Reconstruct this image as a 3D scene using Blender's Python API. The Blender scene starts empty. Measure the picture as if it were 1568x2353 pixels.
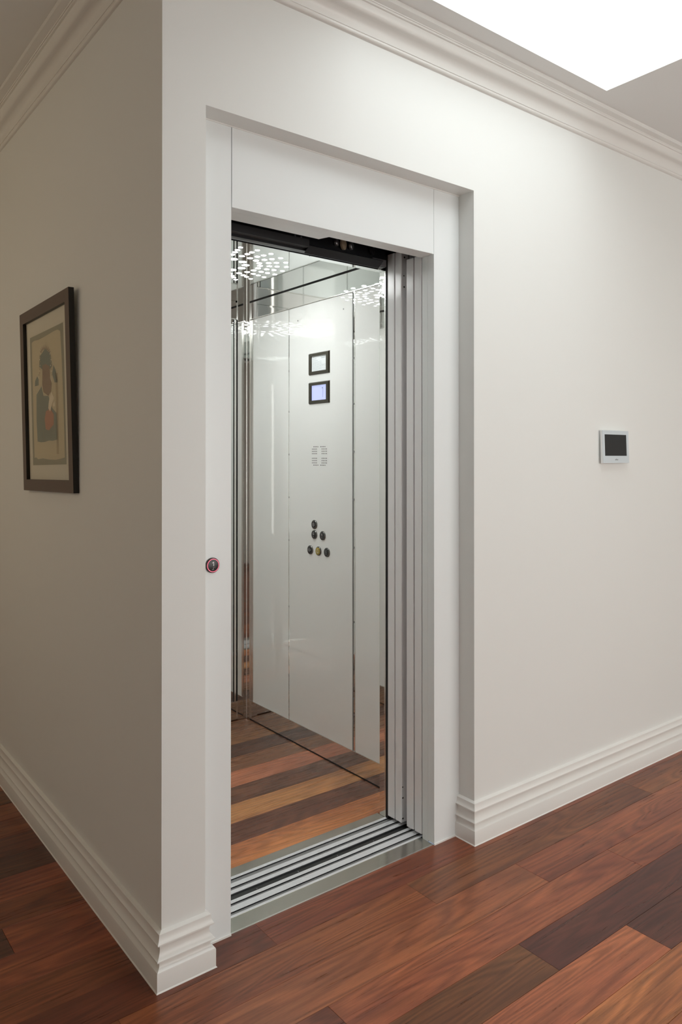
import bpy, math, random
from mathutils import Matrix, Vector

S = bpy.context.scene
COL = S.collection

# ------------------------------------------------------------------ camera
cam_d = bpy.data.cameras.new('camera')
cam = bpy.data.objects.new('camera', cam_d)
COL.objects.link(cam)
S.camera = cam
cam_d.sensor_fit = 'HORIZONTAL'
cam_d.sensor_width = 36.0
cam_d.lens = 1731.69 / 1568 * 36.0
cam_d.shift_x = (784 - 780.44) / 1568
cam_d.shift_y = (1043.74 - 1176.5) / 1568
cam_d.clip_start = 0.02
cam.location = (-0.806, -1.7622, 1.32)
cam.rotation_euler = (math.pi / 2 + 0.0043, 0, 0.9103 - math.pi / 2)

# ------------------------------------------------------------------ world, lights, exposure
world = bpy.data.worlds.new('world')
S.world = world
world.use_nodes = True
world.node_tree.nodes['Background'].inputs[0].default_value = (0.75, 0.85, 1.0, 1)
world.node_tree.nodes['Background'].inputs[1].default_value = 0.3
SKYLIGHT = 3.4          # radiance of the opal skylight diffuser
LED = 41.0               # radiance of the lift ceiling lamps
SOUTH_FILL = 2.60       # glow of an added, unseen fill window behind the camera
WEST_FILL = 1.05        # warm glow of an added, unseen window, lights the left wall
S.view_settings.view_transform = 'Standard'
S.view_settings.look = 'None'
S.view_settings.gamma = 1.0
S.view_settings.use_curve_mapping = False
S.view_settings.exposure = 0.0
try:
    S.cycles.use_denoising = True
    S.cycles.denoiser = 'OPENIMAGEDENOISE'
    S.cycles.max_bounces = 14
    S.cycles.glossy_bounces = 10
    S.cycles.diffuse_bounces = 6
    S.cycles.sample_clamp_indirect = 8.0
    S.cycles.blur_glossy = 0.0
except Exception:
    pass

# ------------------------------------------------------------------ measured dimensions (metres)
XL, XR, ZT, YF = 0.1218, 1.1494, 2.2391, 0.0703      # recess left, right, top, depth
DL, DR, DZ = 0.2377, 1.0254, 2.0144                  # door opening
CZ = 2.69                                            # ceiling
WL, WR, WY0, WY1, WC = 0.200, 1.1698, 0.353, 1.5467, 2.104   # lift car inside
PZ0, PZ1 = 0.098, 2.012                              # car wall panels bottom, top

# ------------------------------------------------------------------ helpers
def lin(c):
    return tuple(((v / 255) / 12.92 if v / 255 <= 0.04045 else ((v / 255 + 0.055) / 1.055) ** 2.4) for v in c)

def mat(name, rgb=(0.8, 0.8, 0.8), rough=0.5, metal=0.0, spec=0.5, emis=None, estr=0.0, coat=0.0, bump=None):
    m = bpy.data.materials.new(name)
    m.use_nodes = True
    nt = m.node_tree
    b = nt.nodes['Principled BSDF']
    b.inputs['Base Color'].default_value = (*rgb, 1)
    b.inputs['Roughness'].default_value = rough
    b.inputs['Metallic'].default_value = metal
    b.inputs['Specular IOR Level'].default_value = spec
    b.inputs['Coat Weight'].default_value = coat
    b.inputs['Coat Roughness'].default_value = 0.05
    if emis:
        b.inputs['Emission Color'].default_value = (*emis, 1)
        b.inputs['Emission Strength'].default_value = estr
    if bump:
        scale, strength, dist = bump
        geo = nt.nodes.new('ShaderNodeNewGeometry')
        n = nt.nodes.new('ShaderNodeTexNoise')
        n.inputs['Scale'].default_value = scale
        n.inputs['Detail'].default_value = 3
        bp = nt.nodes.new('ShaderNodeBump')
        bp.inputs['Strength'].default_value = strength
        bp.inputs['Distance'].default_value = dist
        nt.links.new(geo.outputs['Position'], n.inputs['Vector'])
        nt.links.new(n.outputs['Fac'], bp.inputs['Height'])
        nt.links.new(bp.outputs['Normal'], b.inputs['Normal'])
    return m

def brushed(name, rgb, rough, axis):
    """metal with fine streaks along an axis"""
    m = mat(name, rgb, rough, 1.0)
    nt = m.node_tree
    b = nt.nodes['Principled BSDF']
    geo = nt.nodes.new('ShaderNodeNewGeometry')
    mp = nt.nodes.new('ShaderNodeMapping')
    sc = [600, 600, 600]
    sc['xyz'.index(axis)] = 3
    mp.inputs['Scale'].default_value = sc
    n = nt.nodes.new('ShaderNodeTexNoise')
    n.inputs['Scale'].default_value = 1
    n.inputs['Detail'].default_value = 2
    mr = nt.nodes.new('ShaderNodeMapRange')
    mr.inputs['To Min'].default_value = rough * 0.7
    mr.inputs['To Max'].default_value = rough * 1.4
    nt.links.new(geo.outputs['Position'], mp.inputs['Vector'])
    nt.links.new(mp.outputs['Vector'], n.inputs['Vector'])
    nt.links.new(n.outputs['Fac'], mr.inputs['Value'])
    nt.links.new(mr.outputs['Result'], b.inputs['Roughness'])
    return m

def timber(name, rough, sheen, con=1.0):
    """hardwood board: colour of the board from obj.color, grain from stretched noise"""
    m = mat(name, (0.2, 0.1, 0.05), rough, 0, sheen)
    nt = m.node_tree
    N, L = nt.nodes, nt.links
    b = N['Principled BSDF']
    geo = N.new('ShaderNodeNewGeometry')
    oi = N.new('ShaderNodeObjectInfo')
    mul = N.new('ShaderNodeMath'); mul.operation = 'MULTIPLY'; mul.inputs[1].default_value = 37.0
    L.new(oi.outputs['Random'], mul.inputs[0])
    comb = N.new('ShaderNodeCombineXYZ')
    for i in range(3):
        L.new(mul.outputs[0], comb.inputs[i])
    add = N.new('ShaderNodeVectorMath'); add.operation = 'ADD'
    L.new(geo.outputs['Position'], add.inputs[0]); L.new(comb.outputs[0], add.inputs[1])

    def noise(scale3, detail, dist=0.0, rough_=0.55):
        mp = N.new('ShaderNodeMapping'); mp.inputs['Scale'].default_value = scale3
        n = N.new('ShaderNodeTexNoise'); n.inputs['Scale'].default_value = 1.0
        n.inputs['Detail'].default_value = detail
        n.inputs['Distortion'].default_value = dist
        n.inputs['Roughness'].default_value = rough_
        L.new(add.outputs[0], mp.inputs['Vector']); L.new(mp.outputs[0], n.inputs['Vector'])
        return n.outputs['Fac']

    def math_(op, a, bb):
        n = N.new('ShaderNodeMath'); n.operation = op
        for i, v in enumerate((a, bb)):
            if v is None: continue
            if isinstance(v, (int, float)): n.inputs[i].default_value = v
            else: L.new(v, n.inputs[i])
        return n.outputs[0]

    def rng(v, lo, hi, f0=0.3, f1=0.7):
        n = N.new('ShaderNodeMapRange')
        n.inputs['From Min'].default_value = f0; n.inputs['From Max'].default_value = f1
        n.inputs['To Min'].default_value = lo; n.inputs['To Max'].default_value = hi
        L.new(v, n.inputs['Value'])
        return n.outputs['Result']
    broad = noise((1.6, 9, 9), 3, 0.4)
    streak = noise((3.2, 95, 95), 6, 0.5, 0.72)
    fine = noise((40, 900, 900), 2, 0.0, 0.6)
    rings = noise((1.1, 9.5, 9.5), 1, 0.35)
    wave = math_('SINE', math_('MULTIPLY', rings, 80.0), None)
    wave = rng(wave, 0.74, 1.08, -1.0, 1.0)
    v = math_('MULTIPLY', rng(broad, 0.74, 1.24), wave)
    v = math_('MULTIPLY', v, rng(streak, 1 - .36 * con, 1 + .27 * con))
    v = math_('MULTIPLY', v, rng(fine, 0.88, 1.10))
    pores = rng(noise((30, 420, 420), 3, 0, 0.7), 1.0, 0.60, 0.63, 0.72)
    v = math_('MULTIPLY', v, pores)
    vm = N.new('ShaderNodeVectorMath'); vm.operation = 'SCALE'
    L.new(oi.outputs['Color'], vm.inputs[0]); L.new(v, vm.inputs['Scale'])
    # warmer where the board is pale
    hsv = N.new('ShaderNodeHueSaturation')
    L.new(vm.outputs[0], hsv.inputs['Color'])
    L.new(rng(broad, 0.496, 0.506), hsv.inputs['Hue'])
    L.new(hsv.outputs[0], b.inputs['Base Color'])
    L.new(rng(streak, rough * 0.85, rough * 1.2), b.inputs['Roughness'])
    bp = N.new('ShaderNodeBump'); bp.inputs['Strength'].default_value = 0.12; bp.inputs['Distance'].default_value = 0.0006
    L.new(streak, bp.inputs['Height']); L.new(bp.outputs[0], b.inputs['Normal'])
    return m

class MB:
    def __init__(s): s.v, s.f, s.m, s.s = [], [], [], []
    def face(s, pts, mi=0):
        i = len(s.v); s.v += [Vector(p) for p in pts]; s.f.append(tuple(range(i, i + len(pts)))); s.m.append(mi); s.s.append(False)
    def box(s, x0, x1, y0, y1, z0, z1, mi=0):
        i = len(s.v)
        for z in (z0, z1):
            for x, y in ((x0, y0), (x1, y0), (x1, y1), (x0, y1)):
                s.v.append(Vector((x, y, z)))
        for q in ((0, 3, 2, 1), (4, 5, 6, 7), (0, 1, 5, 4), (1, 2, 6, 5), (2, 3, 7, 6), (3, 0, 4, 7)):
            s.f.append(tuple(i + k for k in q)); s.m.append(mi); s.s.append(False)
        return s
    def prism(s, pts, axis, a0, a1, mi=0):
        """pts: 2-D outline in the two remaining axes (x,z for y; x,y for z; y,z for x)"""
        def P(u, v, a):
            return Vector({'y': (u, a, v), 'z': (u, v, a), 'x': (a, u, v)}[axis])
        n = len(pts); i = len(s.v)
        s.v += [P(u, v, a0) for u, v in pts] + [P(u, v, a1) for u, v in pts]
        s.f.append(tuple(i + k for k in range(n))); s.f.append(tuple(i + n + k for k in reversed(range(n))))
        s.m += [mi, mi]; s.s += [False, False]
        for k in range(n):
            s.f.append((i + k, i + n + k, i + n + (k + 1) % n, i + (k + 1) % n)); s.m.append(mi); s.s.append(False)
        return s
    def lathe(s, prof, n=28, mi=0, smooth=True, centre=(0, 0)):
        """profile [(r, h)] turned about the -y axis (h sticks out towards -y); local front-facing frame"""
        i = len(s.v); cx, cz = centre
        for r, h in prof:
            for k in range(n):
                a = 2 * math.pi * k / n
                s.v.append(Vector((cx + r * math.cos(a), -h, cz + r * math.sin(a))))
        for j in range(len(prof) - 1):
            for k in range(n):
                a, b = i + j * n + k, i + j * n + (k + 1) % n
                s.f.append((a, b, b + n, a + n)); s.m.append(mi); s.s.append(smooth)
        s.f.append(tuple(i + (len(prof) - 1) * n + k for k in range(n))); s.m.append(mi); s.s.append(False)
        s.f.append(tuple(i + k for k in reversed(range(n)))); s.m.append(mi); s.s.append(False)
        return s
    def ring(s, r0, r1, h0, h1, n=32, mi=0):
        i = len(s.v)
        for r, h in ((r0, h0), (r1, h0), (r1, h1), (r0, h1)):
            for k in range(n):
                a = 2 * math.pi * k / n
                s.v.append(Vector((r * math.cos(a), -h, r * math.sin(a))))
        for j in range(4):
            for k in range(n):
                a, b = i + j * n + k, i + j * n + (k + 1) % n
                c, d = i + ((j + 1) % 4) * n + (k + 1) % n, i + ((j + 1) % 4) * n + k
                s.f.append((a, b, c, d)); s.m.append(mi); s.s.append(False)
        return s
    def disc(s, cx, cz, r, h, n=12, mi=0, sx=1.0):
        s.face([(cx + sx * r * math.cos(2 * math.pi * k / n), -h, cz + r * math.sin(2 * math.pi * k / n)) for k in range(n)], mi)
    def flat(s, pts, h, mi=0, t=0.0003):
        """thin raised print in the local front-facing frame"""
        i = len(s.v); n = len(pts)
        s.v += [Vector((x, -h - t, z)) for x, z in pts]
        s.f.append(tuple(i + k for k in range(n))); s.m.append(mi); s.s.append(False)
        return s
    def stroke(s, pts, w, h, mi=0, closed=False):
        P = [Vector((x, z)) for x, z in pts]
        seg = list(zip(P, P[1:] + P[:1])) if closed else list(zip(P, P[1:]))
        for a, b in seg:
            d = (b - a)
            if d.length < 1e-9: continue
            d.normalize(); nrm = Vector((-d.y, d.x)) * w / 2; e = d * w / 2
            s.flat([(a - e + nrm)[:], (a - e - nrm)[:], (b + e - nrm)[:], (b + e + nrm)[:]], h, mi)
        return s
    def text(s, txt, size, cx, cz, h, mi=0, shear=0.0, sx=1.0):
        cu = bpy.data.curves.new('lettering', 'FONT'); cu.body = txt; cu.size = size
        cu.align_x = 'CENTER'; cu.align_y = 'CENTER'; cu.shear = shear
        o = bpy.data.objects.new('lettering', cu)
        me = bpy.data.meshes.new_from_object(o)
        i = len(s.v)
        for v in me.vertices: s.v.append(Vector((cx + v.co.x * sx, -h, cz + v.co.y)))
        for p in me.polygons:
            s.f.append(tuple(i + k for k in p.vertices)); s.m.append(mi); s.s.append(False)
        bpy.data.objects.remove(o); bpy.data.curves.remove(cu); bpy.data.meshes.remove(me)
        return s
    def one(s, cx, cz, hh, h, mi):
        w = hh * .17
        s.flat([(cx, cz - hh / 2), (cx + w, cz - hh / 2), (cx + w, cz + hh / 2), (cx, cz + hh / 2)], h, mi, 0)
        s.flat([(cx, cz + hh * .5), (cx - hh * .30, cz + hh * .28), (cx - hh * .30, cz + hh * .13), (cx, cz + hh * .30)], h, mi, 0)
        return s
    def build(s, name, mats, parent=None, M=None, bevel=0.0, color=None, kind=None, mesh_origin=None):
        T = Matrix.Identity(4)
        if parent is not None: T = wm(parent).inverted()
        if M is not None: T = T @ M
        org = Vector((0, 0, 0))
        vs = [T @ v for v in s.v]
        if mesh_origin:
            org = Vector([(min(v[i] for v in vs) + max(v[i] for v in vs)) / 2 for i in range(3)])
            if mesh_origin == 'base': org.z = min(v.z for v in vs)
            vs = [v - org for v in vs]
        me = bpy.data.meshes.new(name)
        me.from_pydata([v[:] for v in vs], [], s.f)
        for mm in (mats if isinstance(mats, (list, tuple)) else [mats]): me.materials.append(mm)
        me.polygons.foreach_set('material_index', s.m)
        me.polygons.foreach_set('use_smooth', s.s)
        me.update()
        if any(s.s): me.set_sharp_from_angle(angle=math.radians(30))
        o = bpy.data.objects.new(name, me); COL.objects.link(o)
        o.location = org
        if parent is not None: o.parent = parent
        if bevel:
            b = o.modifiers.new('bevel', 'BEVEL'); b.width = bevel; b.segments = 2; b.limit_method = 'ANGLE'
        if color is not None: o.color = (*color, 1)
        if kind: o['kind'] = kind
        return o

def wm(o):
    m = o.matrix_basis.copy()
    while o.parent: o = o.parent; m = o.matrix_basis @ m
    return m

def tag(o, label=None, cat=None, group=None, kind=None):
    if label: o['label'] = label
    if cat: o['category'] = cat
    if group: o['group'] = group
    if kind: o['kind'] = kind
    return o

def thing(name, loc, label, cat, group=None, rot=(0, 0, 0)):
    o = bpy.data.objects.new(name, None); o.empty_display_size = 0.05; COL.objects.link(o)
    o.location = loc; o.rotation_euler = rot
    return tag(o, label, cat, group)

def sweep(path, prof, closed=False, up=1.0, z0=0.0):
    """mitred moulding; prof [(p, z)], offset to the right-hand side of the path"""
    mb = MB(); n = len(path); P = [Vector(p) for p in path]
    def nrm(a, b):
        d = (b - a).normalized(); return Vector((d.y, -d.x))
    for i in range(n):
        if closed or 0 < i < n - 1:
            n0 = nrm(P[(i - 1) % n], P[i]); n1 = nrm(P[i], P[(i + 1) % n])
            m = (n0 + n1); m = m / (1 + n0.dot(n1))
        elif i == 0: m = nrm(P[0], P[1])
        else: m = nrm(P[-2], P[-1])
        for p, z in prof:
            q = P[i] + m * p
            mb.v.append(Vector((q.x, q.y, z0 + up * z)))
    k = len(prof)
    for i in range(n if closed else n - 1):
        j = (i + 1) % n
        for t in range(k - 1):
            mb.f.append((i * k + t, j * k + t, j * k + t + 1, i * k + t + 1)); mb.m.append(0); mb.s.append(True)
    if not closed:
        mb.f.append(tuple(range(k))); mb.f.append(tuple((n - 1) * k + t for t in reversed(range(k))))
        mb.m += [0, 0]; mb.s += [False, False]
    return mb

# ------------------------------------------------------------------ materials
M_wall = mat('warm_white_wall_paint', (0.78, 0.792, 0.770), 0.55, bump=(260, 0.12, 0.0006))
M_ceil = mat('ceiling_paint', (0.77, 0.775, 0.76), 0.8)
M_trim = mat('gloss_trim_paint', (0.79, 0.785, 0.755), 0.28)
M_frame = mat('cool_white_powder_coat', (0.795, 0.825, 0.825), 0.33)
M_door = mat('white_door_laminate', (0.83, 0.825, 0.835), 0.14, spec=0.6)
M_doorside = mat('grey_door_edge', (0.50, 0.50, 0.51), 0.3)
M_panel = mat('glossy_white_glass_panel', (0.87, 0.88, 0.86), 0.014, spec=0.75)
M_steel = mat('polished_steel', (0.80, 0.795, 0.78), 0.03, 1.0, bump=(3.0, 0.04, 0.004))
M_steelc = mat('mirror_ceiling_steel', (0.80, 0.83, 0.82), 0.012, 1.0)
M_lip = mat('bright_steel_edge', (0.86, 0.85, 0.82), 0.2, 1.0)
M_brush = brushed('brushed_stainless_sill', (0.56, 0.55, 0.50), 0.22, 'x')
M_alu = mat('ribbed_aluminium', (0.84, 0.86, 0.88), 0.35, 0.3)
M_groove = mat('grey_sill_groove', (0.27, 0.27, 0.27), 0.45, 0.3)
M_black = mat('black_steel', (0.012, 0.012, 0.014), 0.35, 0.3)
M_dark = mat('dark_shaft', (0.02, 0.02, 0.022), 0.7)
M_mid = mat('zinc_bracket', (0.30, 0.29, 0.30), 0.35, 0.9)
M_brass = mat('nylon_roller', (0.35, 0.27, 0.18), 0.4)
M_led = mat('led_lens', (1, 1, 1), 0.4, emis=(0.97, 1.0, 0.99), estr=LED)
M_sky = mat('opal_skylight', (0.9, 0.9, 0.9), 0.6, emis=(0.92, 0.98, 1.0), estr=SKYLIGHT)
M_sfill = mat('south_fill_pane', (.8, .8, .8), 0.6, emis=(1.0, 0.985, 0.95), estr=SOUTH_FILL)
M_wfill = mat('warm_fill_pane', (.8, .8, .8), 0.6, emis=(1.0, 0.78, 0.50), estr=WEST_FILL)
M_bezel = mat('dark_bronze_bezel', lin((74, 70, 60)), 0.3, 0.7)
M_card = mat('white_card', (0.88, 0.92, 0.94), 0.5)
M_ink = mat('pale_ink', (0.36, 0.40, 0.44), 0.6)
M_lcd = mat('lavender_screen', (0.2, 0.2, 0.3), 0.3, emis=lin((190, 202, 245)), estr=0.85)
M_lcdink = mat('screen_digit', (0.02, 0.02, 0.05), 0.4)
M_btn = mat('black_button', (0.018, 0.018, 0.018), 0.3)
M_btnrim = mat('button_rim', (0.20, 0.20, 0.19), 0.25, 0.9)
M_btny = mat('yellow_button', (0.38, 0.29, 0.04), 0.35)
M_print = mat('white_print', (0.75, 0.75, 0.75), 0.5)
M_pgrey = mat('grey_print', (0.38, 0.38, 0.38), 0.5)
M_pink = mat('lit_pink_ring', (0.5, 0.08, 0.14), 0.4, emis=(1.0, 0.20, 0.30), estr=0.75)
M_hole = mat('hole_black', (0.01, 0.01, 0.01), 0.8)
M_plastic = mat('intercom_silver_plastic', (0.60, 0.66, 0.69), 0.25)
M_plasticw = mat('intercom_white_edge', (0.82, 0.84, 0.84), 0.3)
M_glassblk = mat('intercom_screen_glass', (0.010, 0.011, 0.012), 0.06, spec=.35)
M_wood_frame = mat('dark_walnut_frame', lin((92, 72, 60)), 0.35)
M_woodside = mat('black_frame_side', (0.006, 0.005, 0.005), 0.4)
M_sub = mat('subfloor', (0.02, 0.012, 0.008), 0.9)
M_timber = timber('hall_hardwood', 0.30, 0.5)
M_timber2 = timber('lift_hardwood', 0.28, 0.5, 0.55)

M_glass = bpy.data.materials.new('picture_glass'); M_glass.use_nodes = True
nt = M_glass.node_tree; nt.nodes.clear()
out = nt.nodes.new('ShaderNodeOutputMaterial'); mx = nt.nodes.new('ShaderNodeMixShader')
tr = nt.nodes.new('ShaderNodeBsdfTransparent'); gl = nt.nodes.new('ShaderNodeBsdfGlossy'); fr = nt.nodes.new('ShaderNodeFresnel')
gl.inputs['Roughness'].default_value = 0.01; fr.inputs['IOR'].default_value = 1.5
nt.links.new(fr.outputs[0], mx.inputs[0]); nt.links.new(tr.outputs[0], mx.inputs[1]); nt.links.new(gl.outputs[0], mx.inputs[2])
nt.links.new(mx.outputs[0], out.inputs[0])

# ------------------------------------------------------------------ room shell
RX0, RX1, RY0, RY1 = -2.0, 4.3, -3.3, 3.5

def struct(name, mb, m, **k): return mb.build(name, m, kind='structure', **k)

# front wall with the notch for the lift entrance (one outline, extruded)
struct('wall_front', MB().prism([(0, 0), (XL, 0), (XL, ZT), (XR, ZT), (XR, 0), (RX1, 0), (RX1, CZ + .05), (0, CZ + .05)], 'y', 0, YF + 0.06), M_wall)
struct('wall_left', MB().box(0, 0.09, YF + 0.06, RY1, 0, CZ + .05), M_wall)
struct('wall_north', MB().box(RX0, 0.0, RY1, RY1 + .1, 0, CZ + .05), M_wall)
struct('wall_west', MB().box(RX0 - .1, RX0, RY0, RY1, 0, CZ + .05), M_wall)
struct('wall_south', MB().box(RX0, RX1, RY0 - .1, RY0, 0, CZ + .05), M_wall)
struct('wall_east', MB().box(RX1, RX1 + .1, RY0, YF + 0.06, 0, CZ + .05), M_wall)
# lift shaft closure behind the walls
struct('wall_shaft', MB().box(0.09, 1.95, 1.75, 1.85, -0.3, 2.9).box(1.85, 1.95, YF + .06, 1.75, -0.3, 2.9)
       .box(0.09, 1.95, YF + .06, 1.85, 2.9, 3.0), M_dark)

# ceiling with the skylight opening
SX0, SX1, SY0, SY1, SZ = 0.62, 1.7074, -1.45, -0.1555, 3.12
mb = MB()
mb.box(RX0, SX0, RY0, RY1, CZ, CZ + .05)
mb.box(SX1, RX1, RY0, 0.0, CZ, CZ + .05)
mb.box(SX0, SX1, SY1, 0.0, CZ, CZ + .05)
mb.box(SX0, SX1, RY0, SY0, CZ, CZ + .05)
struct('ceiling', mb, M_ceil)
CT = CZ + .05
win = MB().box(SX0 - .02, SX0, SY0, SY1, CT, SZ).box(SX1, SX1 + .02, SY0, SY1, CT, SZ)
win.box(SX0 - .02, SX1 + .02, SY0 - .02, SY0, CT, SZ).box(SX0 - .02, SX1 + .02, SY1, SY1 + .02, CT, SZ)
w1 = struct('window_1', win, M_ceil)
MB().box(SX0, SX1, SY0, SY1, SZ - .01, SZ).build('pane', M_sky, w1)

# made-up windows outside the frame, added as fill light for the hall
def fill_window(name, axis, at, a0, a1, z0, z1, inward, m):
    def bx(mb, u0, u1, w0, w1, d0, d1):
        lo, hi = sorted((at + inward * d0, at + inward * d1))
        return mb.box(u0, u1, lo, hi, w0, w1) if axis == 'y' else mb.box(lo, hi, u0, u1, w0, w1)
    f = MB()
    for (u0, u1, w0, w1) in ((a0 - .07, a1 + .07, z0 - .07, z0), (a0 - .07, a1 + .07, z1, z1 + .07), (a0 - .07, a0, z0, z1), (a1, a1 + .07, z0, z1)):
        bx(f, u0, u1, w0, w1, 0, .03)
    o = struct(name, f, M_trim)
    p = MB(); bx(p, a0, a1, z0, z1, .001, .006); p.build('pane', m, o)
    for k in (1, 2):
        u = a0 + (a1 - a0) * k / 3; p = MB(); bx(p, u - .015, u + .015, z0, z1, .006, .02); p.build('mullion', M_trim, o)
fill_window('fill_window_south', 'y', RY0, .3, 3.5, .35, 2.25, 1, M_sfill)  # invented opening, glows to even out the front wall
fill_window('fill_window_west', 'x', RX0, .7, 2.6, 1.15, 2.30, 1, M_wfill)  # invented opening, throws warm light on the left wall

# mouldings
base_prof = [(0, .141), (.0105, .136), (.0108, .131), (.0122, .124), (.0150, .1175), (.0172, .1148), (.0172, .1125), (.0150, .111), (.0114, .1102),
             (.0120, .1083), (.0092, .1065), (.0078, .102), (.0076, .097), (.0090, .090), (.0125, .083), (.0165, .078), (.0192, .0757), (.0192, .0735),
             (.0172, .072), (.0134, .0712), (.0140, .0693), (.0112, .0675), (.0102, .063), (.0108, .058), (.0140, .053), (.0195, .0497), (.0205, .047),
             (.0205, .0035), (.0228, .0008), (.0228, 0), (0, 0)]
corn_prof = [(0, 0), (.004, .0012), (.0085, .005), (.0100, .0070), (.0106, .0132), (.0130, .0126), (.0140, .0160), (.0165, .0280), (.0205, .0360),
             (.0270, .0420), (.0350, .0455), (.0430, .0480), (.0500, .0520), (.0550, .0580), (.0585, .0670), (.0600, .0725), (.0660, .0725),
             (.0672, .0785), (.0695, .0775), (.0710, .0800), (.0780, .0822), (.0850, .0838), (.0905, .0850), (.0905, .1000), (0, .1000)]
COZ = CZ - .1
struct('baseboard_left', sweep([(0, RY1), (0, 0), (XL, 0), (XL, YF)], base_prof), M_trim)
struct('baseboard_right', sweep([(XR, YF), (XR, 0), (RX1, 0), (RX1, RY0), (RX0, RY0), (RX0, RY1), (0, RY1)], base_prof), M_trim)
struct('trim_1', sweep([(0, RY1), (0, 0), (RX1, 0), (RX1, RY0), (RX0, RY0), (RX0, RY1)], corn_prof, closed=True, z0=COZ), M_trim)

# ------------------------------------------------------------------ floors
rnd = random.Random(5)
fl = struct('floor', MB().box(RX0, RX1, RY0, 0.02, -.06, -.012).box(RX0, 0.0, 0.02, RY1, -.06, -.012).box(0, RX1, .02, .0725, -.06, -.012), M_sub)
BW = 0.133
C_MED = [(132, 78, 54), (126, 70, 50), (140, 84, 58), (120, 68, 46), (135, 74, 54)]
C_DARK = [(84, 50, 40), (100, 62, 42), (96, 54, 42)]
# joints measured along each row: row n lies between y = -0.042-(n+1)*BW and -0.042-n*BW
joints = {-1: [-.80, .317, 1.55, 2.75], 0: [-1.25, -.128, .792, 1.985, 3.15], 1: [-1.1, -.04, 1.151, 2.35, 3.4], 2: [-.90, .288, 1.465, 2.60],
          3: [-1.4, -.36, .835, 1.95, 3.1], 4: [-1.2, -.05, 1.143, 2.30, 3.4], 5: [-.7, .55, 1.9, 3.0], 6: [-.5, .8, 2.2], -4: [-1.4, -.255], -3: [-.9], -2: [-1.2, -.45]}
cols = {(-1, 1): (98, 52, 38), (-1, 2): (126, 70, 50), (0, 2): (134, 78, 52), (0, 3): (112, 68, 48), (0, 4): (122, 74, 52), (1, 2): (144, 86, 60), (1, 3): (138, 78, 56),
        (2, 1): (104, 56, 42), (2, 2): (138, 78, 56), (2, 3): (128, 70, 50), (3, 2): (106, 66, 42), (3, 3): (84, 44, 38), (3, 4): (92, 50, 40),
        (4, 2): (156, 92, 66), (4, 3): (88, 48, 40), (5, 2): (160, 100, 66), (5, 3): (160, 98, 66), (6, 2): (150, 90, 62)}
def brighten(c, g): return tuple(v * g for v in lin(c))
row = -27
while True:
    y1 = -0.042 - row * BW; y0 = y1 - BW
    if y1 < RY0: break
    js = joints.get(row)
    if js is None:
        js = []; x = RX0 + rnd.uniform(.3, 1.2)
        while x < RX1: js.append(x); x += rnd.uniform(.9, 1.5)
    xs = [RX0] + [j for j in js if RX0 < j < RX1] + [RX1]
    for i in range(len(xs) - 1):
        x0, x1 = xs[i], xs[i + 1]
        yy0, yy1 = max(y0, RY0), min(y1, RY1)
        if yy0 > -0.05 and yy0 < 0.08 and row == -1:
            # the row that passes under the wall line: clip at the walls
            yy1 = 0.0905
        if y0 > 0.0 and x1 > 0: x1 = 0.0 if row != -1 else x1
        if x1 - x0 < .01: continue
        c = cols.get((row, i)) or rnd.choice(C_MED if rnd.random() < .72 else C_DARK)
        j = rnd.uniform(.95, 1.05)
        c = brighten(c, 1.15 * j); c = (c[0] * 1.06, c[1], c[2] * .86)
        g = .0004
        segs = [(x0, x1, yy0, yy1)]
        if row == -1:      # notch: full depth left of the walls, otherwise up to the lift sill
            segs = []
            if x0 < 0: segs.append((x0, min(x1, 0.0), yy0, 0.0905 + .0005))
            if x1 > 0: segs.append((max(x0, 0.0) - (.001 if x0 < 0 else 0), x1, yy0, .0722))
        mbp = MB()
        for a, b_, c0, c1 in segs:
            mbp.box(a + g, b_ - g, c0 + g, c1 - g, -.014, 0)
        mbp.build('floorboard', M_timber, fl, color=c, bevel=.0005 if len(segs) == 1 else 0, mesh_origin='centre')
    row += 1
    if row > 40: break

# ------------------------------------------------------------------ lift entrance frame
fr_ = thing('lift_door_frame', (0.63, YF, 0), 'cool white metal door frame set in the wall recess around the lift opening', 'door frame')
yb = 0.1279
MB().box(XL, DL, YF, YF + .03, 0.004, ZT).box(DL - .02, DL, YF + .03, yb, 0, DZ + .01).build('upright', M_frame, fr_, bevel=.0008)
MB().box(DR + .0012, XR, YF, YF + .03, 0.004, ZT).box(DR + .0012, DR + .02, YF + .03, yb, 0.0, DZ + .01).build('upright', M_frame, fr_, bevel=.0008)
hp = MB().box(DL + .0016, DR - .0004, YF - .0006, YF + .03, DZ, ZT - .001)
hp.prism([(DL + .0016, YF + .03), (DR - .0004, YF + .03), (DR - .0004, .1306), (.6233, .1306), (.6233 - .012, .1694), (DL + .0016, .1694)], 'z', DZ, DZ + .0025)
hp.build('header_panel', M_frame, fr_, bevel=.0006)
MB().box(XL, XR, YF - .003, YF, ZT - .003, ZT).build('sealant_bead', M_trim, fr_)
for xa, xb in ((XL, DL), (DR, XR)): MB().box(xa, xb, YF - .003, YF, 0, .005).build('floor_sealant', M_trim, fr_)

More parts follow.
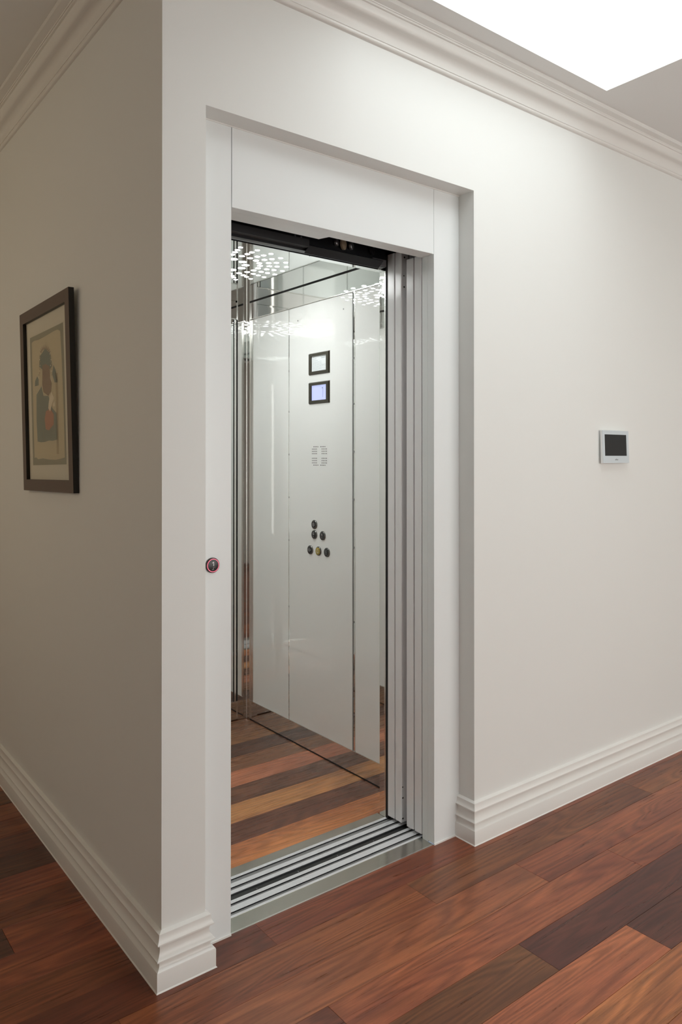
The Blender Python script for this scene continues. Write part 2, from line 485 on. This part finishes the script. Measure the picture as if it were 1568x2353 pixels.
# call button on the left upright
cb = thing('call_button', (.1787, YF, 1.0270), 'round black lift call button with glowing pink ring and number 1', 'button')
Mcb = Matrix.Translation((.1787, YF, 1.0270))
MB().lathe([(.0208, 0), (.0208, .0035), (.0196, .0055), (.0188, .006)], 36).build('housing', mat('brown_black_bezel', (.05, .035, .032), .3, .4), cb, M=Mcb)
MB().ring(.0162, .0180, .006, .0066, 40).build('light_ring', M_pink, cb, M=Mcb)
bf = MB().lathe([(.0160, .0055), (.0160, .0070), (.0152, .0073)], 32)
bf.one(0, .0042, .0115, .0076, 1)
for dx, dz in ((0.0, -.0052), (.0042, -.0052), (0.0, -.0078), (.0, -.0100), (-.0028, -.0112), (-.0003, -.0112)): bf.disc(dx, dz, .00075, .0076, 8, 1)
bf.build('face', [M_btn, M_print], cb, M=Mcb)

# ------------------------------------------------------------------ sills
ls = thing('threshold_plate', (.63, .145, 0), 'brushed steel and ribbed aluminium threshold at the hall floor', 'sill')
MB().box(DL, DR, .0725, .0782, -.01, .0012).build('edge_strip', M_lip, ls)
MB().box(DL, DR, .0782, .137, -.01, .0006).build('steel_plate', M_brush, ls)
def ribbed(mb, y0, y1, z=.0012, ribs=True):
    n = max(1, round((y1 - y0) / .0036)) if ribs else 1
    w = (y1 - y0) / n
    for i in range(n):
        mb.box(DL - .02, DR + .45, y0 + i * w, y0 + (i + 1) * w - (.0007 if ribs else 0), -.01, z)
    mb.box(DL - .02, DR + .45, y0, y1, -.012, z - .0008)
for y0, y1 in ((.137, .1465), (.1605, .1855), (.1975, .2125)):
    mb = MB(); ribbed(mb, y0, y1); mb.build('aluminium_strip', M_alu, ls)
for y0, y1 in ((.1465, .1605), (.1855, .1975)):
    MB().box(DL - .02, DR + .45, y0, y1, -.016, -.0028).build('groove', M_groove, ls)
gs = thing('sill_gap_seal', (.63, .2265, -.02), 'black strip with small screws in the gap between the two thresholds', 'seal')
MB().box(DL - .02, DR + .45, .2127, .2395, -.03, -.003).box(DL - .02, DR + .45, .2365, .2395, -.003, -.0005).build('strip', mat('black_rubber', (.010, .0105, .012), .35), gs)
for x in (.4155, .5698, .7276, .8844):
    MB().lathe([(.0024, 0), (.0022, .0012), (.0012, .0018)], 10).build('screw', M_mid, gs, M=Matrix.Translation((x, .2225, -.003)) @ Matrix.Rotation(-math.pi / 2, 4, 'X'))

# ------------------------------------------------------------------ doors (telescopic, slid open to the right)
def door(name, ys, z1, loc, label, holes=False):
    t = thing(name, loc, label, 'door')
    for k, (y0, y1) in enumerate(ys):
        MB().box(DR, DR + .42, y0, y1, .013, z1).build('door_panel', M_door, t, bevel=.0022 if k == 0 and holes else .0012)
    return t
ld = door('door_leaf_pair', ((.1318, .1656), (.1716, .2063)), 2.0235, (1.235, .17, .013), 'pair of white landing door panels slid open just behind the frame')
cd = door('door_leaf_pair', ((.2336, .2668), (.2714, .3070)), 2.062, (1.235, .27, .013), 'pair of white lift car door panels slid open beside the mirrored post', True)
hm = MB()
for x, z, r in ((1.0314, .1398, .0024), (1.0321, .101, .0032), (1.0321, .0275, .0034), (1.0382, 1.9732, .0024), (1.0393, 1.9331, .0032), (1.0410, 2.040, .0034)):
    hm.lathe([(r, 0), (r, .0006)], 12, centre=(x, z))
hm.build('fixing_hole', M_hole, cd, M=Matrix.Translation((0, .2336, 0)), kind='stuff')

# ------------------------------------------------------------------ door operator above the opening
op = thing('door_operator', (.7, .24, 2.03), 'black door drive with rails and rollers above the lift opening', 'mechanism')
MB().box(.12, 1.72, .132, .160, 2.045, 2.22).box(.12, .66, .160, .172, 2.030, 2.044).build('landing_track', M_black, op)
MB().box(.12, 1.00, .290, .3180, 2.0085, 2.26).build('car_track', M_black, op)
MB().prism([(.262, 2.020), (.289, 2.000), (.289, 2.003), (.266, 2.023)], 'x', .64, .965).build('drip_rail', M_black, op)
MB().box(.12, .640, .262, .289, 2.016, 2.040).build('rail_cover', M_dark, op)
MB().box(.935, .998, .284, .2895, 2.010, 2.033).box(.966, .968, .2835, .2842, 2.010, 2.033).build('hanger_plate', M_mid, op)
MB().box(.885, .91, .150, .168, 2.035, 2.058).build('latch_bracket', M_mid, op)
MB().box(1.045, 1.048, .215, .220, 2.02, 2.06).build('latch_bracket', M_mid, op)
for i, (x, r, m_) in enumerate(((.800, .020, M_brass), (.770, .012, M_mid), (.835, .014, M_mid), (.93, .016, M_black))):
    MB().lathe([(r * .98, 0), (r, .002), (r, .008), (r * .8, .010), (r * .3, .0105)], 24).build('roller', m_, op, M=Matrix.Translation((x, .2890, 2.058)) @ Matrix.Rotation(.5, 4, 'Z'))
for x in (.60, .625):
    MB().lathe([(.004, 0), (.004, .003), (.002, .0045)], 12).build('bolt', M_mid, op, M=Matrix.Translation((x, .2895, 2.050)))
MB().box(.34, .365, .2, .2605, 2.05, 2.08).build('sensor_box', M_groove, op)

# ------------------------------------------------------------------ lift car
CX_, CY_ = .685, .945
car = thing('lift_car', (CX_, CY_, 0), 'open lift car with glossy white panels, mirrored steel posts and dotted ceiling light', 'elevator')
# timber floor
fb = MB().box(WL, WR, .3655, WY1, -.05, -.011).build('floor_base', M_sub, car)
car_cols = [(152, 94, 58), (88, 54, 40), (150, 102, 64), (92, 60, 44), (152, 94, 68), (112, 74, 50), (74, 48, 36), (108, 72, 46), (98, 64, 42)]
y = .3655
ed = [.3655] + [.3633 + .1306 * (k + 1) for k in range(8)] + [WY1]
for k in range(9):
    if ed[k + 1] - ed[k] < .01: continue
    MB().box(WL, WR - .0005, ed[k] + .0004, ed[k + 1] - .0004, -.012, 0).build('floorboard', M_timber2, fb, color=brighten(car_cols[k], 1.5), bevel=.0004, mesh_origin='centre')
# car sill
mb = MB()
for y0, y1 in ((.2398, .2575), (.271, .291), (.311, .3240)): ribbed(mb, y0, y1)
sl = mb.build('car_sill', M_alu, car)
MB().box(DL - .02, DR + .45, .2575, .271, -.016, -.0028).box(DL - .02, DR + .45, .291, .311, -.016, -.0028).build('groove', M_groove, sl)
MB().box(DL - .02, DR, .3240, .3655, -.011, .0004).build('steel_plate', M_brush, sl)
# shell: outer steel, plinth strips and upper strips are the mirror backing that shows in the gaps
T = .008
MB().box(WR + T, WR + .03, WY0, WY1 + .03, -.02, WC).box(WL - .03, WL - T, WY0, WY1 + .03, -.02, WC).box(WL - .03, WR + .03, WY1 + T, WY1 + .03, -.02, WC).build('steel_backing', M_steel, car)
def plinth(name, z0, z1):
    MB().box(WR, WR + T, WY0, WY1, z0, z1).build(name, M_steel, car)
    MB().box(WL - T, WL, WY0, WY1, z0, z1).build(name, M_steel, car)
    MB().box(WL, WR, WY1, WY1 + T, z0, z1).build(name, M_steel, car)
plinth('plinth', .006, PZ0 - .004)
plinth('upper_strip', PZ1 + .006, WC - .005)
for x0, x1 in ((WR, WR + T), (WL - T, WL)):
    MB().box(x0, x1, WY0, WY1, 0, .006).build('shadow_gap', M_hole, car)
    MB().box(x0, x1, WY0, WY1, WC - .005, WC).build('shadow_gap', M_hole, car)
MB().box(WR - .0025, WR + T, WY0, 1.513, PZ0 - .004, PZ0 - .0005).build('panel_lip', M_lip, car)
MB().box(WR - .0025, WR + T, WY0, 1.513, PZ1 + .002, PZ1 + .005).build('panel_lip', M_lip, car)
MB().box(WL - T, WL + .0025, WY0, 1.513, PZ0 - .004, PZ0 - .0005).build('panel_lip', M_lip, car)
MB().box(WL - T, WL + .0025, WY0, 1.513, PZ1 + .002, PZ1 + .005).build('panel_lip', M_lip, car)
MB().box(WL, 1.1135, WY1 - .0025, WY1 + T, PZ0 - .004, PZ0 - .0005).build('panel_lip', M_lip, car)
MB().box(WL, 1.1135, WY1 - .0025, WY1 + T, PZ1 + .002, PZ1 + .005).build('panel_lip', M_lip, car)
# corner angle of polished steel
ca = MB().box(1.1140, WR, WY1 - .004, WY1, .002, WC).box(WR - .004, WR, 1.5130, WY1 - .004, .002, WC)
MB().box(1.1126, 1.1140, WY1 - .006, WY1, .002, WC).build('edge_bead', M_lip, car)
MB().box(WR - .006, WR, 1.5116, 1.5130, .002, WC).build('edge_bead', M_lip, car)
MB().prism([(WR - .004, WY1 - .004), (WR - .0062, WY1 - .004), (WR - .0056, WY1 - .0056), (WR - .004, WY1 - .0062)], 'z', .002, WC).build('edge_bead', M_lip, car)
ca.build('corner_post', M_steel, car)
MB().box(WL, WL + .055, WY1 - .004, WY1, .002, WC).box(WL, WL + .004, 1.5130, WY1 - .004, .002, WC).build('corner_post', M_steel, car)
# right wall panels (visible)
def wallpanel(name, y0, y1, side=1):
    x0, x1 = (WR, WR + .006) if side > 0 else (WL - .006, WL)
    return MB().box(x0, x1, y0, y1, PZ0, PZ1).build(name, M_panel, car, bevel=.0008)
wallpanel('wall_panel', 1.1705, 1.4857)
MB().box(WR - .001, WR + .006, 1.4875, 1.5110, PZ0, PZ1).build('edge_strip', M_lip, car, bevel=.001)
wallpanel('wall_panel', .3535, .6733)
cop = wallpanel('control_panel', .6931, 1.1630)
cop['label'] = 'full-height white panel carrying the screens and buttons'
MB().box(WR - .0005, WR + .006, .6745, .6785, PZ0, PZ1).build('edge_strip', M_lip, car, bevel=.0008)
MB().box(WR - .0005, WR + .006, .6885, .6915, PZ0, PZ1).build('edge_strip', M_groove, car, bevel=.0008)
MB().box(WR + .0015, WR + .006, 1.1632, 1.1703, PZ0, PZ1).box(WR + .0015, WR + .006, .6787, .6883, PZ0, PZ1).build('mirror_strip', M_steel, car, kind='stuff')
cl = MB()
for z in (.30, .62, .93, 1.13, 1.33, 1.53, 1.72):
    cl.box(WR + .0005, WR + .0016, 1.1638, 1.1698, z, z + .008).box(WR + .0005, WR + .0016, .6795, .6880, z + .01, z + .018)
cl.build('panel_clip', M_groove, car, kind='stuff')
# left wall panels and rear mirror
for y0, y1 in ((.3535, .66), (.668, 1.14), (1.148, 1.4857)): wallpanel('wall_panel', y0, y1, -1)
MB().box(WL + .058, 1.0905, WY1, WY1 + .004, PZ0, PZ1).build('rear_mirror', M_steelc, car)
MB().box(1.0905, 1.0940, WY1 - .001, WY1 + .003, PZ0, PZ1).box(1.1075, 1.1115, WY1 - .001, WY1 + .003, PZ0, PZ1).build('edge_strip', M_hole, car)
MB().box(1.0955, 1.1065, WY1 - .002, WY1 + .003, PZ0, PZ1).build('edge_strip', M_lip, car, bevel=.001)
# front returns, transom and polished door post
MB().box(DR, DR + .006, .3250, WY0, .001, 2.0065).box(DR + .006, WR + T, WY0 - .006, WY0, 0, WC).build('door_post', M_steel, car, bevel=.001)
MB().box(DR - .0006, DR + .002, .3185, .3240, .001, 2.0065).build('edge_strip', M_lip, car)
MB().box(DR, DR + .05, .3075, .3180, .001, 2.06).build('black_strip', M_hole, car)  # plain black strip between the rear door panel and the post
MB().box(WL - T, DL, WY0 - .028, WY0, 0, 2.0065).build('door_post', M_steel, car)
MB().box(WL - T, WR + T, .3250, WY0, 2.0065, WC).build('transom', M_steelc, car)
# ceiling with lamps
ceil = MB().box(WL - .02, WR + .02, WY0 - .02, WY1 + .02, WC, WC + .02).build('ceiling_panel', M_steelc, car)
lens_me = {}
def lens(x, y, r):
    key = r
    if key not in lens_me:
        mb = MB(); n = 20
        vs = [(r * math.cos(2 * math.pi * k / n), r * math.sin(2 * math.pi * k / n)) for k in range(n)]
        mb.prism(vs, 'z', -.0002, 0.0)
        o = mb.build('lamp_lens', M_led, None)
        lens_me[key] = o
        o.parent = ceil
    else:
        o = lens_me[key].copy(); COL.objects.link(o); o.parent = ceil
    o.location = (x - CX_, y - CY_, WC)
LX, LY = .687, .945
for k in range(12):
    a = math.radians(2 + 30 * k); lens(LX + .100 * math.cos(a), LY + .100 * math.sin(a), .0155)
for rr, r in ((.159, .0112), (.197, .0104), (.229, .0098), (.267, .0090)):
    for k in range(24):
        a = math.radians(2 + 15 * k); lens(LX + rr * math.cos(a), LY + rr * math.sin(a), r)

# things on the control panel: local front-facing frame, looking towards +x
def Mp(y, z): return Matrix.Translation((WR, y, z)) @ Matrix.Rotation(-math.pi / 2, 4, 'Z')
def bezel(mb, w, h, iw, ih, d=.007, z0=0.0):
    o = [(-w / 2, -h / 2), (w / 2, -h / 2), (w / 2, h / 2), (-w / 2, h / 2)]
    i = [(-iw / 2, -ih / 2), (iw / 2, -ih / 2), (iw / 2, ih / 2), (-iw / 2, ih / 2)]
    c = .004
    oc = [(x - math.copysign(c, x), z - math.copysign(c, z)) for x, z in o]
    for k in range(4):
        l = (k + 1) % 4
        mb.face([(o[k][0], 0, o[k][1]), (o[l][0], 0, o[l][1]), (oc[l][0], -d, oc[l][1]), (oc[k][0], -d, oc[k][1])])
        mb.face([(oc[k][0], -d, oc[k][1]), (oc[l][0], -d, oc[l][1]), (i[l][0], -d, i[l][1]), (i[k][0], -d, i[k][1])])
        mb.face([(i[k][0], -d, i[k][1]), (i[l][0], -d, i[l][1]), (i[l][0], -.001, i[l][1]), (i[k][0], -.001, i[k][1])])
M1 = Mp(.9255, 1.7376)
b1 = MB(); bezel(b1, .154, .0975, .113, .0680); b1 = b1.build('notice_frame', M_bezel, cop, M=M1)
nm = MB(); nm.face([(-.0575, -.001, -.0345), (.0575, -.001, -.0345), (.0575, -.001, .0345), (-.0575, -.001, .0345)])
r2 = random.Random(3)
for (xa, xb, z, t) in ((-.050, -.036, .029, .0010), (-.050, -.020, .021, .0018), (.016, .046, .021, .0018), (-.050, -.010, .013, .0012), (.012, .046, .029, .0012), (.012, .040, .025, .0008)):
    x = xa
    while x < xb:
        w = r2.uniform(.002, .006); nm.flat([(x, z), (min(x + w, xb), z), (min(x + w, xb), z + t), (x, z + t)], .001, 1); x += w + .0012
for k in range(11):
    z = .0075 - k * .0037; x = -.050; xe = r2.choice((.050, .046, .018, .050))
    while x < xe:
        w = r2.uniform(.003, .012); nm.flat([(x, z), (min(x + w, xe), z), (min(x + w, xe), z + .0007), (x, z + .0007)], .001, 1); x += w + .0015
nm.build('notice_card', [M_card, M_ink], cop, M=M1)
M2 = Mp(.9255, 1.6074)
b2 = MB(); bezel(b2, .154, .0975, .113, .0670); b2.build('screen_frame', M_bezel, cop, M=M2)
sm = MB(); sm.face([(-.0575, -.001, -.034), (.0575, -.001, -.034), (.0575, -.001, .034), (-.0575, -.001, .034)])
sm.stroke([(.026, -.021), (.028, .017)], .0014, .001, 1).stroke([(.028, .017), (.020, .0195)], .0014, .001, 1).stroke([(.0215, .0195), (.026, .0215)], .0022, .001, 1)
sm.build('display_screen', [M_lcd, M_lcdink], cop, M=M2)
# speaker holes
sp = MB()
for ri, z in enumerate((1.3676, 1.3573, 1.3471, 1.3369, 1.3163, 1.3060, 1.2958, 1.2858)):
    for k in range(4):
        for a0 in ((.9678, .9160) if ri in (0, 7) else (.9784, .9052)):
            sp.disc(-(a0 - k * .01055 - .925), z - 1.325, .0026, .0004, 8)
sp.build('speaker_holes', M_hole, cop, M=Mp(.925, 1.325), kind='stuff')
for y_, z_ in ((1.0932, 1.9494), (.7527, 1.9505)):
    MB().ring(.0016, .0036, 0, .0008, 12).build('screw_hole', M_groove, cop, M=Mp(y_, z_))

def button(y, z, draw, face=None, label=None):
    m = MB()
    m.lathe([(.0202, 0), (.0202, .0030), (.0190, .0048), (.0178, .0052)], 30, 0)
    m.lathe([(.0160, .0050), (.0160, .0062), (.0152, .0066)], 30, 1)
    n = 4    # notch marks on the upper rim
    for a in (62, 95):
        c, s_ = math.cos(math.radians(a)), math.sin(math.radians(a))
        m.disc(.0188 * c, .0188 * s_, .0016, .0054, 8, 3)
    draw(m)
    o = m.build('push_button', [M_btnrim, face or M_btn, M_print, M_hole, M_pgrey], cop, M=Mp(y, z))
    o['label'] = label
H_ = .0068
def sym_hold(m):
    m.stroke([(0, -.010), (0, .010)], .0013, H_, 4); m.stroke([(-.0075, -.003), (-.0075, .004), (-.003, .006), (-.003, -.005), (-.0075, -.003)], .0013, H_, 4)
    m.stroke([(.0075, -.003), (.0075, .004), (.003, .006), (.003, -.005), (.0075, -.003)], .0013, H_, 4)
def braille(m, pts, mi=2):
    for x, z in pts: m.disc(x, z, .0009, H_ + .0001, 8, mi)
def sym_g(m): m.text('G', .0150, 0, .0035, H_ + .0002, 2); braille(m, ((-.002, -.0075), (.001, -.0075), (-.002, -.0100), (.001, -.0125)))
def sym_1(m): m.one(0, .0035, .0105, H_ + .0002, 2); braille(m, ((-.001, -.0075), (.002, -.0090), (-.001, -.0110)))
def sym_open(m):
    m.stroke([(-.0105, 0), (0, .0065), (.0105, 0), (0, -.0065)], .0013, H_, 4, closed=True); m.stroke([(-.001, -.004), (-.001, .004)], .001, H_, 4)
    m.stroke([(-.0045, 0), (.0045, 0)], .001, H_, 4)
def sym_bell(m):
    m.stroke([(-.0075, -.0055), (-.0045, -.002), (-.0045, .004), (0, .0095), (.0045, .004), (.0045, -.002), (.0075, -.0055)], .0014, H_, 2, closed=True)
    m.stroke([(0, -.0055), (0, -.009)], .0022, H_, 2)
def sym_phone(m):
    m.stroke([(.004, .0095), (-.004, .005), (-.004, -.001), (.003, -.002), (.0035, .004)], .0013, H_, 4); m.stroke([(-.004, -.008), (-.001, -.0055), (.002, -.009), (.005, -.006)], .0013, H_, 4)
button(.9612, 1.0208, sym_hold, label='black button with a grey door symbol, topmost')
button(.9612, .9763, sym_g, label='black button marked G')
button(.8989, .9760, sym_1, label='black button marked 1')
button(.9925, .9052, sym_open, label='black button with a grey diamond door symbol')
button(.9302, .9056, sym_bell, M_btny, label='yellow alarm button with a bell')
button(.8680, .9059, sym_phone, label='black button with a grey handset symbol')

# ------------------------------------------------------------------ framed picture on the left wall
PW, PH, PB, PD = .548, .646, .040, .0185
pic = thing('framed_picture', (0, .8795, 1.2040), 'dark wood framed print of a crowned robed figure hanging on the left wall', 'picture',
            rot=(math.radians(1.24), math.radians(-.9), -math.pi / 2))
MPc = wm(pic)
D = PD
mb = MB()
o_ = [(-PW / 2, 0), (PW / 2, 0), (PW / 2, PH), (-PW / 2, PH)]
i_ = [(-PW / 2 + PB, PB), (PW / 2 - PB, PB), (PW / 2 - PB, PH - PB), (-PW / 2 + PB, PH - PB)]
for k in range(4):
    l = (k + 1) % 4
    mb = MB()
    mb.face([(o_[k][0], -D, o_[k][1]), (o_[l][0], -D, o_[l][1]), (i_[l][0], -D, i_[l][1]), (i_[k][0], -D, i_[k][1])], 0)
    mb.face([(o_[k][0], -.001, o_[k][1]), (o_[l][0], -.001, o_[l][1]), (o_[l][0], -D, o_[l][1]), (o_[k][0], -D, o_[k][1])], 1)
    mb.face([(i_[k][0], -D, i_[k][1]), (i_[l][0], -D, i_[l][1]), (i_[l][0], -.006, i_[l][1]), (i_[k][0], -.006, i_[k][1])], 1)
    mb.face([(o_[k][0], -.001, o_[k][1]), (i_[k][0], -.006, i_[k][1]), (i_[l][0], -.006, i_[l][1]), (o_[l][0], -.001, o_[l][1])], 1)
    mb.face([(o_[k][0], -.001, o_[k][1]), (o_[k][0], -D, o_[k][1]), (i_[k][0], -D, i_[k][1]), (i_[k][0], -.006, i_[k][1])], 0)
    mb.face([(o_[l][0], -.001, o_[l][1]), (i_[l][0], -.006, i_[l][1]), (i_[l][0], -D, i_[l][1]), (o_[l][0], -D, o_[l][1])], 0)
    mb.build('frame_rail', [M_wood_frame, M_woodside], pic, M=MPc)
MB().box(-PW / 2 + .005, PW / 2 - .005, -.006, -.002, .005, PH - .005).build('paper_mount', mat('cream_paper', (.72, .68, .58), .8), pic, M=MPc)
# the print: measured off the photograph in crop pixels, mapped to the sheet
def uv(px, py):
    tx = lambda t: (205 + 335 * t)
    # left edge x from 205 (top) to 233 (bottom); right edge x from 540 to 570
    v0 = .5
    for _ in range(4):
        l = 205 + 28 * v0; r = 540 + 30 * v0; u = (px - l) / (r - l)
        top = 640 - 170 * u; bot = 1968 - 8 * u; v0 = (py - top) / (bot - top)
    x0, x1, z0, z1 = -.192, .178, .091, .551
    return (x0 + (x1 - x0) * u, z1 - (z1 - z0) * v0)
art = MB()
acol = [(112, 112, 96), (170, 161, 136), (94, 104, 96), (112, 90, 70), (196, 188, 172), (150, 96, 70), (84, 96, 90), (142, 128, 98), (120, 116, 96)]
amats = [mat('print_tone_%d' % k, brighten(tuple(.68 * v + .32 * w for v, w in zip(c, (146, 137, 116))), 1.75), .85) for k, c in enumerate(acol)]
def poly(pts, layer, mi): art.flat([uv(*p) for p in pts], .0061 + layer * .00018, mi)
poly([(205, 640), (233, 1968), (570, 1960), (540, 470)], 0, 0)
poly([(225, 690), (238, 1300), (250, 1892), (268, 1885), (290, 1905), (340, 1896), (400, 1908), (470, 1912), (520, 1900), (555, 1888), (548, 1500), (530, 900), (515, 560), (490, 545), (455, 560), (400, 595), (350, 625), (300, 652), (255, 664), (235, 678)], 1, 1)
poly([(470, 1000), (480, 1850), (500, 1850), (492, 1000)], 2, 7)
poly([(275, 1230), (275, 1500), (285, 1720), (325, 1728), (370, 1722), (405, 1708), (440, 1712), (490, 1698), (488, 1560), (480, 1420), (440, 1370), (400, 1240), (350, 1240), (330, 1140), (300, 1190)], 2, 2)
poly([(312, 830), (305, 930), (340, 965), (412, 965), (437, 930), (425, 800), (370, 740)], 2, 6)
poly([(340, 920), (338, 1120), (350, 1200), (400, 1240), (430, 1190), (434, 1110), (416, 1050), (414, 930), (375, 903)], 3, 3)
poly([(375, 1400), (362, 1480), (372, 1590), (405, 1602), (452, 1540), (452, 1430), (420, 1375)], 3, 5)
poly([(430, 1198), (414, 1250), (403, 1320), (400, 1370), (418, 1405), (436, 1330), (456, 1262)], 4, 4)
poly([(460, 1298), (443, 1330), (450, 1356), (466, 1345)], 4, 4)
poly([(285, 1035), (262, 1085), (258, 1142), (300, 1130), (300, 1070)], 2, 6)
poly([(450, 915), (438, 1010), (462, 1100), (488, 1098), (486, 1040), (468, 960)], 2, 6)
for k in range(9):        # crown spikes
    a = math.radians(160 - 17.5 * k); cx_, cz_ = 370, 800
    p = (cx_ + 62 * math.cos(a), cz_ - 100 * math.sin(a)); q0 = (cx_ + 42 * math.cos(a + .14), cz_ - 50 * math.sin(a + .14)); q1 = (cx_ + 42 * math.cos(a - .14), cz_ - 50 * math.sin(a - .14))
    poly([q0, q1, p], 3, 3)
for k in range(12):       # beads of the headdress
    for sgn in (-1, 1):
        x = 370 + sgn * (52 + .9 * k + (3 if k % 2 else -3)); yv = 800 + 20 * k
        poly([(x - 5, yv), (x, yv + 9), (x + 5, yv), (x, yv - 9)], 4, 4 if k % 3 == 0 else 7)
for pts in ([(345, 1560), (350, 1640), (365, 1715)], [(455, 1440), (462, 1560), (452, 1660)], [(300, 1210), (320, 1300)]):
    u_ = [uv(*p) for p in pts]; art.stroke(u_, .003, .0069, 8)
art.build('print', amats, pic, M=MPc)
g = MB(); g.face([(i_[0][0], -.0105, i_[0][1]), (i_[1][0], -.0105, i_[1][1]), (i_[2][0], -.0105, i_[2][1]), (i_[3][0], -.0105, i_[3][1])])
g.build('glass', M_glass, pic, M=MPc)

# ------------------------------------------------------------------ wall intercom
IX, IZ0, IZ1 = 1.985, 1.2960, 1.4300
it = thing('intercom_screen', (IX, 0, IZ0), 'small silver intercom panel with dark screen on the white wall', 'intercom', rot=(math.radians(-1.7), 0, 0))
MI = wm(it); IH = IZ1 - IZ0; IW = .190
MB().box(-.07, .07, -.010, .004, .022, IH - .022).build('wall_bracket', M_plasticw, it, M=MI)
MB().box(-IW / 2, IW / 2, -.019, -.010, 0, IH).build('casing', M_plasticw, it, M=MI, bevel=.0012)
sx0, sx1, sz0, sz1 = -.079, .078, .030, .117
mb = MB(); d0 = .0204
for (x0, x1, z0, z1) in ((-IW / 2 + .001, sx0, .001, IH - .001), (sx1, IW / 2 - .001, .001, IH - .001), (sx0, sx1, .001, sz0), (sx0, sx1, sz1, IH - .001)):
    mb.box(x0, x1, -d0, -.0188, z0, z1)
mb.text('alhua', .0092, .002, .0150, d0 + .0003, 1, shear=.35, sx=1.15)
mb.build('front_plate', [M_plastic, M_hole], it, M=MI)
MB().box(sx0, sx1, -.0198, -.0188, sz0, sz1).build('screen', M_glassblk, it, M=MI)
